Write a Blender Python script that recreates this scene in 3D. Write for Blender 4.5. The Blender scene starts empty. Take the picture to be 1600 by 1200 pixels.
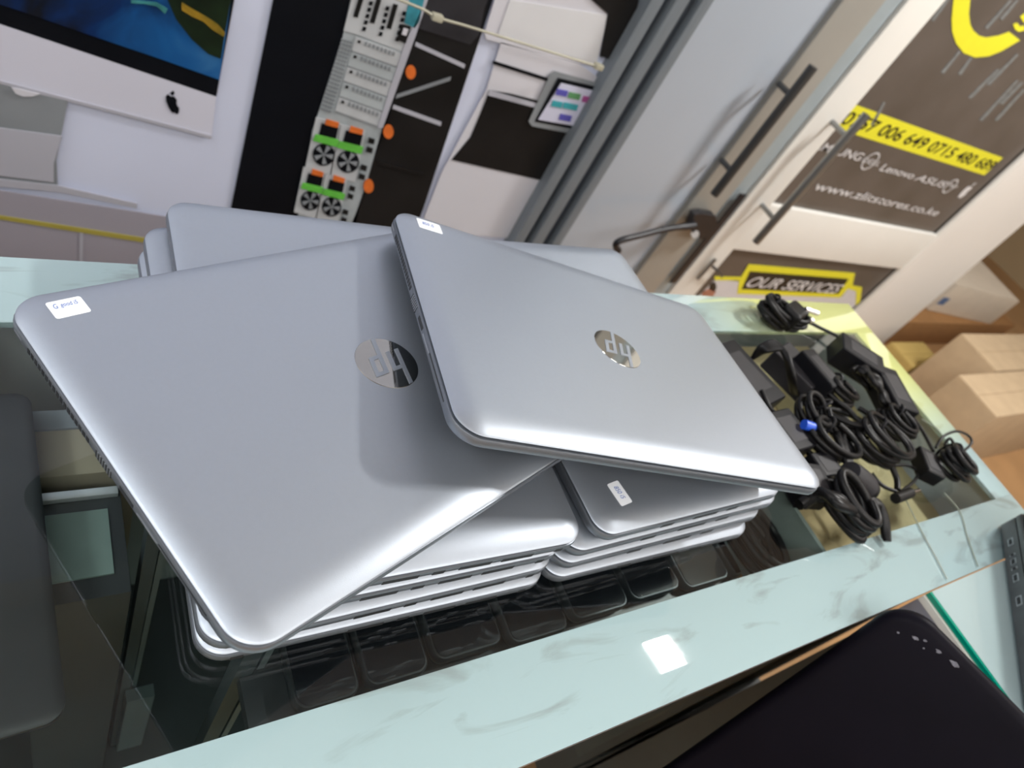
import bpy, bmesh, math, random
from mathutils import Vector, Matrix
random.seed(7)
SC = bpy.context.scene
COL = SC.collection
PI = math.pi
R = math.radians

# ------------------------------------------------------------------ camera frame
FPX = 1085.0
H = 0.455                                   # camera height above the counter top
def _n(v): return v.normalized()
_down = _n(Vector((90-800, -(1630-600), -FPX)))
_Z = -_down
_X = Vector((2350-800, -(537-600), -FPX)); _X = _n(_X - _X.dot(_Z)*_Z)
_Y = _Z.cross(_X)
RW = Matrix((_X, _Y, _Z))                   # camera vector -> world vector
CAM = Vector((0, 0, H))
def ray(px, py): return RW @ Vector((px-800, -(py-600), -FPX))
def oz(px, py, z=0.0):
    r = ray(px, py); return CAM + r*((z-CAM.z)/r.z)
def oy(px, py, y):
    r = ray(px, py); return CAM + r*((y-CAM.y)/r.y)
def ox(px, py, x):
    r = ray(px, py); return CAM + r*((x-CAM.x)/r.x)

# ------------------------------------------------------------------ materials
MATS = {}
def mat(name, col, rough=0.5, metal=0.0, noise=0.0, nscale=20.0, col2=None, coat=0.0, bump=0.0, bscale=200.0,
        spec=0.5, emit=None, estr=0.0, stretch=(1,1,1), rnoise=0.0):
    m = bpy.data.materials.new(name); m.use_nodes = True
    nt = m.node_tree; b = nt.nodes['Principled BSDF']
    b.inputs['Roughness'].default_value = rough
    b.inputs['Metallic'].default_value = metal
    b.inputs['Coat Weight'].default_value = coat
    b.inputs['Coat Roughness'].default_value = 0.015
    b.inputs['Specular IOR Level'].default_value = spec
    tc = nt.nodes.new('ShaderNodeTexCoord'); mp = nt.nodes.new('ShaderNodeMapping')
    mp.inputs['Scale'].default_value = stretch
    nt.links.new(tc.outputs['Object'], mp.inputs['Vector'])
    ns = nt.nodes.new('ShaderNodeTexNoise'); ns.inputs['Scale'].default_value = nscale; ns.inputs['Detail'].default_value = 4
    nt.links.new(mp.outputs['Vector'], ns.inputs['Vector'])
    mx = nt.nodes.new('ShaderNodeMix'); mx.data_type = 'RGBA'
    c2 = col2 if col2 else tuple(c*(1-noise) for c in col)
    mx.inputs['A'].default_value = (*col, 1); mx.inputs['B'].default_value = (*c2, 1)
    rp = nt.nodes.new('ShaderNodeValToRGB'); rp.color_ramp.elements[0].position = 0.35; rp.color_ramp.elements[1].position = 0.7
    nt.links.new(ns.outputs['Fac'], rp.inputs['Fac'])
    nt.links.new(rp.outputs['Color'], mx.inputs['Factor'])
    nt.links.new(mx.outputs['Result'], b.inputs['Base Color'])
    if rnoise:
        mr = nt.nodes.new('ShaderNodeMapRange'); mr.inputs['To Min'].default_value = rough; mr.inputs['To Max'].default_value = min(1, rough+rnoise)
        nt.links.new(ns.outputs['Fac'], mr.inputs['Value']); nt.links.new(mr.outputs['Result'], b.inputs['Roughness'])
    if bump:
        n2 = nt.nodes.new('ShaderNodeTexNoise'); n2.inputs['Scale'].default_value = bscale
        nt.links.new(tc.outputs['Object'], n2.inputs['Vector'])
        bp = nt.nodes.new('ShaderNodeBump'); bp.inputs['Strength'].default_value = bump; bp.inputs['Distance'].default_value = 0.001
        nt.links.new(n2.outputs['Fac'], bp.inputs['Height']); nt.links.new(bp.outputs['Normal'], b.inputs['Normal'])
    if emit:
        b.inputs['Emission Color'].default_value = (*emit, 1); b.inputs['Emission Strength'].default_value = estr
    MATS[name] = m
    return m

def glass(name, tint, ior=1.5, rough=0.0, boost=0.0):
    m = bpy.data.materials.new(name); m.use_nodes = True; nt = m.node_tree
    for n in list(nt.nodes): nt.nodes.remove(n)
    out = nt.nodes.new('ShaderNodeOutputMaterial'); mix = nt.nodes.new('ShaderNodeMixShader')
    tr = nt.nodes.new('ShaderNodeBsdfTransparent'); gl = nt.nodes.new('ShaderNodeBsdfGlossy'); fr = nt.nodes.new('ShaderNodeFresnel')
    tr.inputs['Color'].default_value = (*tint, 1); gl.inputs['Roughness'].default_value = rough
    gl.inputs['Color'].default_value = (1, 1, 1, 1); fr.inputs['IOR'].default_value = ior
    ad = nt.nodes.new('ShaderNodeMath'); ad.operation = 'ADD'; ad.inputs[1].default_value = boost
    ge = nt.nodes.new('ShaderNodeNewGeometry'); inv = nt.nodes.new('ShaderNodeMath'); inv.operation = 'SUBTRACT'; inv.inputs[0].default_value = 1.0
    mu = nt.nodes.new('ShaderNodeMath'); mu.operation = 'MULTIPLY'      # reflect once, at the outer face of the pane
    nt.links.new(ge.outputs['Backfacing'], inv.inputs[1]); nt.links.new(fr.outputs[0], ad.inputs[0])
    nt.links.new(ad.outputs[0], mu.inputs[0]); nt.links.new(inv.outputs[0], mu.inputs[1]); nt.links.new(mu.outputs[0], mix.inputs[0])
    nt.links.new(tr.outputs[0], mix.inputs[1]); nt.links.new(gl.outputs[0], mix.inputs[2]); nt.links.new(mix.outputs[0], out.inputs[0])
    return m

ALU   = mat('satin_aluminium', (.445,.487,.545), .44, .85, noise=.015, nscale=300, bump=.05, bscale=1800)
BELLY = mat('shaded_belly_metal', (.13,.145,.165), .42, .5, noise=.05, nscale=200)
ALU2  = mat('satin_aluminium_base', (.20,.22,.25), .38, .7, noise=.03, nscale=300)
GAP   = mat('black_gasket', (.012,.013,.015), .55, noise=.2)
MIRR  = mat('mirror_badge', (.44,.43,.40), .05, 1.0, noise=.04, nscale=80)
STICK = mat('white_sticker_paper', (.86,.88,.92), .5, noise=.03)
INK   = mat('blue_ink', (.05,.16,.55), .6, noise=.3, nscale=300)
PORT  = mat('port_black', (.02,.022,.025), .5, noise=.2)
PORTM = mat('port_steel', (.55,.57,.60), .3, .9, noise=.1)
# painted counter border with grey dirt streaks
def painted_border():
    m = mat('mint_painted_glass', (.66,.80,.80), .03, 0, noise=.05, nscale=3, coat=1.0)
    nt = m.node_tree; b = nt.nodes['Principled BSDF']
    tc = nt.nodes.new('ShaderNodeTexCoord')
    mp = nt.nodes.new('ShaderNodeMapping'); mp.inputs['Scale'].default_value = (5, 17, 1)
    nt.links.new(tc.outputs['Object'], mp.inputs['Vector'])
    ns = nt.nodes.new('ShaderNodeTexNoise'); ns.inputs['Scale'].default_value = 1.7; ns.inputs['Detail'].default_value = 5; ns.inputs['Distortion'].default_value = 1.2
    nt.links.new(mp.outputs['Vector'], ns.inputs['Vector'])
    rp = nt.nodes.new('ShaderNodeValToRGB')
    e = rp.color_ramp.elements; e[0].position = .56; e[0].color = (.365,.490,.505,1); e[1].position = .68; e[1].color = (.28,.355,.355,1)
    nt.links.new(ns.outputs['Fac'], rp.inputs['Fac'])
    # warm yellow reflection painted into the colour towards the far right corner
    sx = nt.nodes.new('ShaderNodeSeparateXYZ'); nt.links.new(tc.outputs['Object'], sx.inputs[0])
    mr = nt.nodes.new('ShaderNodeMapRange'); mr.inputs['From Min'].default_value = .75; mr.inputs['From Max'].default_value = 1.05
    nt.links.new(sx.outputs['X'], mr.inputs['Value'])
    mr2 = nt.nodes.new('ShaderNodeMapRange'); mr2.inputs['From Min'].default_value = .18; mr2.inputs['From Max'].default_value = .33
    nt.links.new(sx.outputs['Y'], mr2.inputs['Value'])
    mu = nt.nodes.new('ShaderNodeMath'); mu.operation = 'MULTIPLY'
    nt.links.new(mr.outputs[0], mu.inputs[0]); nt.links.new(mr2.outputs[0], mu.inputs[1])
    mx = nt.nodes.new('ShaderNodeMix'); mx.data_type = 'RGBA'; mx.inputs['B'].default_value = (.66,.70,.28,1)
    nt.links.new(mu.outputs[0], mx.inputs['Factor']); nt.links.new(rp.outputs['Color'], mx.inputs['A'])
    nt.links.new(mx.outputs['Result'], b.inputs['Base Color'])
    return m
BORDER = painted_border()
PANE  = glass('clear_counter_glass', (.90,.94,.93))
FRONTG= glass('front_glass', (.72,.82,.80))
GEDGE = mat('green_glass_edge', (.0,.30,.20), .15, noise=.3, nscale=10, coat=.6)
CREAM = mat('cream_strip', (.80,.77,.70), .5, noise=.05)
RAIL  = mat('aluminium_rail', (.30,.31,.33), .8, .0, noise=.08, nscale=10, spec=.1)
WHITE = mat('white_laminate', (.78,.79,.80), .45, noise=.04)
CABIN = mat('cabinet_laminate', (.30,.31,.31), .6, noise=.1)
SHELF = mat('dark_shelf', (.045,.047,.05), .4, noise=.2)
CARD  = mat('cardboard', (.62,.45,.24), .85, noise=.15, nscale=25, bump=.1)
CARD2 = mat('cardboard_orange', (.34,.17,.06), .85, noise=.15, nscale=25, bump=.1)
CARD3 = mat('cardboard_pale', (.47,.35,.22), .85, noise=.1, nscale=15)
CARDW = mat('white_carton', (.66,.57,.46), .7, noise=.05)
CARDY = mat('yellow_carton', (.45,.32,.10), .8, noise=.1)
DARKP = mat('dark_device_plastic', (.035,.037,.042), .33, noise=.25, nscale=30)
DGREY = mat('dark_grey_metal', (.13,.14,.145), .38, .5, noise=.15, nscale=60)
SCRN  = mat('dark_screen', (.010,.011,.014), .08, noise=.2, coat=1)
RUB   = mat('black_rubber_cable', (.006,.0055,.006), .42, noise=.3, nscale=50, spec=.28)
BRICK = mat('charger_plastic', (.005,.005,.007), .45, noise=.25, nscale=60, bump=.1, bscale=900, spec=.25)
BRICKG= mat('charger_plastic_worn', (.028,.026,.029), .5, noise=.3, nscale=40, spec=.35)
PRONG = mat('chrome_prong', (.85,.85,.85), .15, 1.0, noise=.05)
BLUEP = mat('blue_plastic', (.02,.10,.65), .35, noise=.1)
CLEARW= mat('clear_thin_wire', (.26,.30,.24), .2, noise=.1)
BLACKV= mat('black_vinyl', (.005,.004,.008), .5, noise=.25, nscale=12, bump=.05, bscale=350, spec=.08)
SCUFF = mat('scuffed_grey', (.22,.22,.26), .8, noise=.6, nscale=250)
WALLM = mat('painted_wall', (.74,.72,.69), .75, noise=.03, nscale=4)
WALLW = mat('white_wall', (.76,.735,.70), .6, noise=.03, nscale=3)
FLOORM= mat('floor_tiles', (.42,.24,.11), .4, noise=.15, nscale=6)
CEILM = mat('ceiling_paint', (.74,.755,.78), .8, noise=.02, nscale=3)
POSTM = mat('grey_aluminium_post', (.20,.23,.26), .45, .15, noise=.1, nscale=30, stretch=(10,10,.5))
POSTD = mat('dark_aluminium_post', (.055,.065,.08), .45, .15, noise=.15, nscale=30, stretch=(10,10,.5))
FROST = mat('frosted_door_panel', (.41,.46,.53), .30, noise=.05, nscale=2, coat=.3)
STILE = mat('warm_grey_stile', (.36,.35,.32), .45, .2, noise=.1, nscale=3)
BLUEG = mat('blue_grey_edge', (.36,.42,.45), .4, .2, noise=.06)
DOORW = mat('white_door_frame', (.76,.75,.71), .45, noise=.03, nscale=5)
HAND  = mat('brushed_handle', (.33,.34,.34), .28, .9, noise=.1, nscale=40, stretch=(1,1,.1))
HANDD = mat('dark_handle', (.10,.10,.10), .35, .7, noise=.1)
BLK   = mat('black_part', (.012,.012,.016), .4, noise=.3)
PBRWN = mat('poster_brown', (.110,.092,.080), .35, noise=.35, nscale=5, col2=(.085,.070,.058))
PYEL  = mat('poster_yellow', (.72,.68,.03), .45, noise=.04)
PWHT  = mat('poster_white', (.66,.65,.66), .45, noise=.12, nscale=60)
PBLK  = mat('poster_black', (.015,.013,.010), .4, noise=.2)
PGRY  = mat('poster_light_grey', (.60,.59,.61), .45, noise=.04)
PDROP = mat('poster_rain_streak', (.20,.21,.21), .4, noise=.4, nscale=80)
PSKIN = mat('poster_skin', (.45,.20,.13), .6, noise=.5, nscale=60)
MURW  = mat('mural_lilac_white', (.66,.70,.86), .4, noise=.05, nscale=3)
MURW2 = mat('mural_pale_grey', (.66,.65,.70), .4, noise=.05, nscale=4)
MURG  = mat('mural_mid_grey', (.46,.46,.52), .4, noise=.1, nscale=5)
MURS  = mat('mural_shadow_grey', (.27,.29,.31), .4, noise=.3, nscale=5)
MURK  = mat('mural_black', (.004,.005,.008), .5, noise=.3, nscale=8, spec=.15)
MURK2 = mat('mural_black_brown', (.014,.013,.013), .5, noise=.5, nscale=8, spec=.2)
MURSIL= mat('mural_server_silver', (.40,.44,.46), .4, noise=.15, nscale=40)
MURSIL2=mat('mural_server_light', (.52,.54,.56), .4, noise=.1, nscale=40)
MURGR = mat('mural_green', (.14,.55,.07), .4, noise=.2, nscale=60)
MUROR = mat('mural_orange', (.75,.17,.03), .4, noise=.2, nscale=60)
MURTL = mat('mural_teal', (.05,.30,.38), .4, noise=.4, nscale=60)
MURYL = mat('mural_mustard', (.42,.36,.07), .5, noise=.1)
MURCHIN=mat('mural_chin_lilac', (.66,.66,.76), .35, noise=.04, nscale=3)
BLADE = mat('beige_cord', (.45,.43,.33), .4, noise=.2)
def wallpaper():
    m = mat('printed_sea_picture', (.0,.02,.10), .3)
    nt = m.node_tree; b = nt.nodes['Principled BSDF']
    tc = nt.nodes.new('ShaderNodeTexCoord')
    ns = nt.nodes.new('ShaderNodeTexNoise'); ns.inputs['Scale'].default_value = 9; ns.inputs['Detail'].default_value = 8; ns.inputs['Distortion'].default_value = 1.5
    nt.links.new(tc.outputs['Object'], ns.inputs['Vector'])
    # depth of the water: dark at the shore side, blue further along x
    sx = nt.nodes.new('ShaderNodeSeparateXYZ'); nt.links.new(tc.outputs['Object'], sx.inputs[0])
    a = nt.nodes.new('ShaderNodeMath'); a.operation = 'MULTIPLY_ADD'; a.inputs[1].default_value = 1.9; a.inputs[2].default_value = -.28
    nt.links.new(sx.outputs['X'], a.inputs[0])
    s = nt.nodes.new('ShaderNodeMath'); s.operation = 'MULTIPLY_ADD'; s.inputs[1].default_value = .75
    nt.links.new(ns.outputs['Fac'], s.inputs[0]); nt.links.new(a.outputs[0], s.inputs[2])
    rp = nt.nodes.new('ShaderNodeValToRGB'); cr = rp.color_ramp
    cr.elements[0].position = .12; cr.elements[0].color = (.004,.006,.012,1)
    cr.elements[1].position = .50; cr.elements[1].color = (.008,.09,.28,1)
    for p, c in ((.30,(.003,.022,.10,1)), (.62,(.03,.14,.34,1))):
        e = cr.elements.new(p); e.color = c
    nt.links.new(s.outputs[0], rp.inputs['Fac']); nt.links.new(rp.outputs['Color'], b.inputs['Base Color'])
    return m
SEA = wallpaper()
SEAG = mat('printed_island_green', (.010,.022,.008), .3, noise=.5, nscale=30)
SEAY = mat('printed_island_yellow', (.42,.24,.02), .3, noise=.5, nscale=25, col2=(.06,.07,.01))
SEAT = mat('printed_surf_teal', (.06,.28,.28), .3, noise=.6, nscale=40)
LIGHTM = mat('light_diffuser', (1,1,1), .5, emit=(1,.98,.95), estr=3.2)

# ------------------------------------------------------------------ mesh helpers
def finish(bm, name, m, parent=None, smooth=None, M=None):
    if M is not None: bmesh.ops.transform(bm, matrix=M, verts=bm.verts)
    bmesh.ops.recalc_face_normals(bm, faces=bm.faces)
    me = bpy.data.meshes.new(name); bm.to_mesh(me); bm.free()
    if m is not None: me.materials.append(m)
    o = bpy.data.objects.new(name, me); COL.objects.link(o)
    if parent is not None: o.parent = parent
    if smooth:
        for p in me.polygons: p.use_smooth = True
        if smooth is not True:
            try: me.set_sharp_from_angle(angle=R(smooth))
            except Exception: pass
    return o

def add_box(bm, c, s, rot=None, bev=0.0, seg=2):
    M = Matrix.Translation(Vector(c)) @ (rot.to_4x4() if rot is not None else Matrix.Identity(4)) @ Matrix.Diagonal((*s, 1))
    r = bmesh.ops.create_cube(bm, size=1.0, matrix=M)
    if bev:
        es = list({e for v in r['verts'] for e in v.link_edges})
        bmesh.ops.bevel(bm, geom=es, offset=bev, segments=seg, affect='EDGES', profile=.7)

def box(name, lo, hi, m, parent=None, bev=0.0, smooth=None):
    bm = bmesh.new()
    c = [(a+b)/2 for a, b in zip(lo, hi)]; s = [abs(b-a) for a, b in zip(lo, hi)]
    add_box(bm, c, s, bev=bev)
    return finish(bm, name, m, parent, smooth or (40 if bev else None))

def rrect(w, l, r, seg=8):
    """rounded rectangle outline from (0,0) to (w,l)"""
    pts = []
    for cx, cy, a0 in ((w-r, r, -90), (w-r, l-r, 0), (r, l-r, 90), (r, r, 180)):
        for i in range(seg+1):
            a = R(a0 + 90*i/seg); pts.append((cx + r*math.cos(a), cy + r*math.sin(a)))
    return pts

def ring_loft(bm, w, l, r, prof, seg=8):
    """prof: list of (inset, z) ; capped at both ends"""
    rings = []
    for ins, z in prof:
        rr = max(r-ins, .0005)
        rings.append([bm.verts.new((x+ins, y+ins, z)) for x, y in rrect(w-2*ins, l-2*ins, rr, seg)])
    n = len(rings[0])
    for a, b in zip(rings, rings[1:]):
        for i in range(n):
            bm.faces.new((a[i], a[(i+1) % n], b[(i+1) % n], b[i]))
    bm.faces.new(rings[0][::-1]); bm.faces.new(rings[-1])

def tube(bm, pts, rad, sides=8, closed=False, caps=True):
    pts = [Vector(p) for p in pts]; n = len(pts); rings = []
    prev = None
    for i, p in enumerate(pts):
        if closed: t = pts[(i+1) % n] - pts[i-1]
        else: t = pts[min(i+1, n-1)] - pts[max(i-1, 0)]
        if t.length < 1e-9: t = Vector((1, 0, 0))
        t.normalize()
        if prev is None:
            up = Vector((0, 0, 1)) if abs(t.z) < .9 else Vector((1, 0, 0)); a = t.cross(up).normalized()
        else:
            a = prev - t*prev.dot(t)
            a = a.normalized() if a.length > 1e-6 else t.orthogonal().normalized()
        prev = a; b = t.cross(a)
        rr = rad[i] if isinstance(rad, (list, tuple)) else rad
        rings.append([bm.verts.new(p + (a*math.cos(2*PI*k/sides) + b*math.sin(2*PI*k/sides))*rr) for k in range(sides)])
    m = n if closed else n-1
    for i in range(m):
        A, B = rings[i], rings[(i+1) % n]
        for k in range(sides): bm.faces.new((A[k], A[(k+1) % sides], B[(k+1) % sides], B[k]))
    if caps and not closed:
        bm.faces.new(rings[0][::-1]); bm.faces.new(rings[-1])

def smooth_path(pts, n=8):
    pts = [Vector(p) for p in pts]; out = []
    P = [pts[0]] + pts + [pts[-1]]
    for i in range(1, len(P)-2):
        p0, p1, p2, p3 = P[i-1:i+3]
        for k in range(n):
            t = k/n
            out.append(.5*((2*p1) + (-p0+p2)*t + (2*p0-5*p1+4*p2-p3)*t*t + (-p0+3*p1-3*p2+p3)*t**3))
    out.append(pts[-1]); return out

def prism(name, pts, m, parent=None, depth=Vector((0, .0004, 0)), smooth=None):
    """polygon pts (3D, coplanar) extruded by the vector depth"""
    bm = bmesh.new()
    a = [bm.verts.new(p) for p in pts]; b = [bm.verts.new(Vector(p)+depth) for p in pts]
    n = len(pts)
    bm.faces.new(a); bm.faces.new(b[::-1])
    for i in range(n): bm.faces.new((a[i], b[i], b[(i+1) % n], a[(i+1) % n]))
    return finish(bm, name, m, parent, smooth)

def empty(name, label=None, cat=None, loc=(0, 0, 0), group=None, M=None, kind=None):
    o = bpy.data.objects.new(name, None); COL.objects.link(o); o.empty_display_size = .02
    if M is not None: o.matrix_world = M
    else: o.location = loc
    return tag(o, label, cat, group, kind)
def tag(o, label=None, cat=None, group=None, kind=None):
    if label: o['label'] = label
    if cat: o['category'] = cat
    if group: o['group'] = group
    if kind: o['kind'] = kind
    return o
def struct(o, label=None): return tag(o, label, None, None, 'structure')

def text_obj(name, body, m, parent, M, width=None, height=None, shear=0.0, bold=0.0, depth=.0002):
    cu = bpy.data.curves.new(name, 'FONT'); cu.body = body; cu.size = 1.0; cu.shear = shear; cu.offset = bold; cu.extrude = 0.0
    cu.resolution_u = 4
    t = bpy.data.objects.new(name+'_tmp', cu); COL.objects.link(t)
    dg = bpy.context.evaluated_depsgraph_get(); dg.update()
    me = bpy.data.meshes.new_from_object(t.evaluated_get(dg))
    bpy.data.objects.remove(t)
    xs = [v.co.x for v in me.vertices]; ys = [v.co.y for v in me.vertices]
    x0, x1, y0, y1 = min(xs), max(xs), min(ys), max(ys)
    sx = (width/(x1-x0)) if width else 1; sy = (height/(y1-y0)) if height else sx
    if not width: sx = sy
    for v in me.vertices: v.co = M @ Vector(((v.co.x-x0)*sx, (v.co.y-y0)*sy, 0))
    me.materials.clear(); me.materials.append(m)
    o = bpy.data.objects.new(name, me); COL.objects.link(o); o.parent = parent
    return o

# ------------------------------------------------------------------ camera
cd = bpy.data.cameras.new('camera'); cam = bpy.data.objects.new('camera', cd); COL.objects.link(cam)
cam.matrix_world = Matrix.Translation(CAM) @ RW.to_4x4()
cd.sensor_width = 36; cd.lens = 36*FPX/1600; cd.clip_start = .01; cd.clip_end = 50
cd.dof.use_dof = True; cd.dof.focus_distance = .44; cd.dof.aperture_fstop = 8.5
SC.camera = cam

# ================================================================== ROOM SHELL
FZ = -.95; CZ = 1.95
YD = 1.20                                   # plane of the double doors
YM = 1.05                                   # plane of the printed mural
struct(box('floor', (-2.6, -3.2, FZ-.05), (6.5, 3.2, FZ), FLOORM))
struct(box('ceiling', (-2.6, -3.2, CZ), (6.5, 3.2, CZ+.05), CEILM))
struct(box('wall_left', (-2.65, -3.2, FZ), (-2.6, 3.2, CZ), WALLM))
struct(box('wall_right', (6.5, -3.2, FZ), (6.55, 3.2, CZ), mat('tan_wall', (.44,.33,.19), .7, noise=.06, nscale=3)))
struct(box('wall_front', (-2.6, -3.25, FZ), (6.5, -3.2, CZ), WALLM))
xpost0 = oy(818, 367, YM).x; xd0 = oy(1360, 60, YD).x
PIERX0 = oy(1462, 362, YD).x; PIERX1 = oy(1532, 398, YD).x
struct(box('wall_back', (-2.6, YM+.012, FZ), (xpost0+.02, YM+.06, CZ), WALLM))
struct(box('wall_pier', (PIERX0+.02, YD-.02, FZ), (PIERX1, YD+.10, CZ), WALLW))
struct(box('wall_far', (PIERX1-.3, 3.15, FZ), (6.5, 3.2, CZ), CARD3))

# ================================================================== COUNTER
X0C, X1C = -1.1, 1.178
YF, YB = .027, .487
cnt = empty('display_counter', 'glass topped display counter with white edged glass under the stacked laptops', 'counter', (0, YF, FZ))
def cpart(name, lo, hi, m, bev=0, parent=None):
    par = parent or cnt
    o = box(name, [a-b for a, b in zip(lo, (0, YF, FZ))], [a-b for a, b in zip(hi, (0, YF, FZ))], m, par, bev=bev)
    return o
# painted border of the glass top
def border_part(name, x0, y0, x1, y1):
    o = box(name, (x0, y0, -.006), (x1, y1, 0), BORDER, None, bev=.0006)
    o.parent = cnt; o.matrix_parent_inverse = Matrix.Translation((0, -YF, -FZ)); return o
YI0, YI1, XI1 = .101, .419, 1.126
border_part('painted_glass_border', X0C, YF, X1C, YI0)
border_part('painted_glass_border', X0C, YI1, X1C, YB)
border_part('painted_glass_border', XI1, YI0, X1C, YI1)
cpart('clear_glass_pane', (X0C, YI0, -.006), (XI1, YI1, -.0004), PANE)
cpart('front_rail', (X0C, YF+.001, -.0130), (.816, YF+.012, -.0062), RAIL, .001)
cpart('front_rail', (X0C, YF+.0005, -.0190), (.816, YF+.012, -.0135), mat('pinkish_grey_bead', (.50,.44,.44), .8, .0, noise=.05, spec=.1), .001)
cpart('front_glass', (X0C, YF+.004, -.60), (.816, YF+.009, -.0195), FRONTG)
cpart('plinth', (X0C, YF+.002, FZ), (X1C, YB-.002, FZ+.34), mat('dark_plinth', (.05,.056,.054), .4, noise=.2))
cpart('back_panel', (X0C, YB-.016, FZ+.34), (X1C, YB-.002, -.0062), CABIN)
cpart('side_panel', (X0C, YF+.014, FZ+.34), (X0C+.016, YB-.018, -.0062), CABIN)
cpart('side_panel', (X1C-.016, YF+.014, FZ+.34), (X1C, YB-.018, -.0062), WHITE)
cpart('glass_divider', (.700, YF+.016, -.599), (.706, YB-.018, -.007), mat('divider_glass_green', (.30,.33,.31), .15, noise=.1, coat=.5))

# ---- return counter at the right, towards the camera
ret = empty('return_counter', 'white glass topped return counter with a bright green glass edge', 'counter', (1.3, -.6, FZ))
def rpart(name, lo, hi, m, bev=0):
    o = box(name, (lo[0]-1.3, lo[1]+.6, lo[2]-FZ), (hi[0]-1.3, hi[1]+.6, hi[2]-FZ), m, ret, bev=bev); return o
rpart('painted_glass_top', (.826, -1.3, -.006), (1.9, YF-.0015, 0), mat('pale_painted_glass', (.41,.52,.525), .04, noise=.08, nscale=6, coat=1), .0005)
rpart('green_glass_edge', (.8215, -1.3, -.0062), (.8258, YF-.0015, -.0002), GEDGE)
rpart('cream_edge_strip', (.818, -1.3, -.0150), (.826, YF-.0015, -.0068), CREAM)
rpart('aluminium_side_rail', (.8185, -1.3, -.060), (.826, YF-.0015, -.0155), mat('lilac_grey_rail', (.36,.36,.42), .4, .3, noise=.05))
rpart('cabinet_body', (.828, -1.3, FZ), (1.9, YF-.003, -.0068), mat('grey_cabinet_side', (.10,.115,.11), .4, noise=.1))

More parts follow.
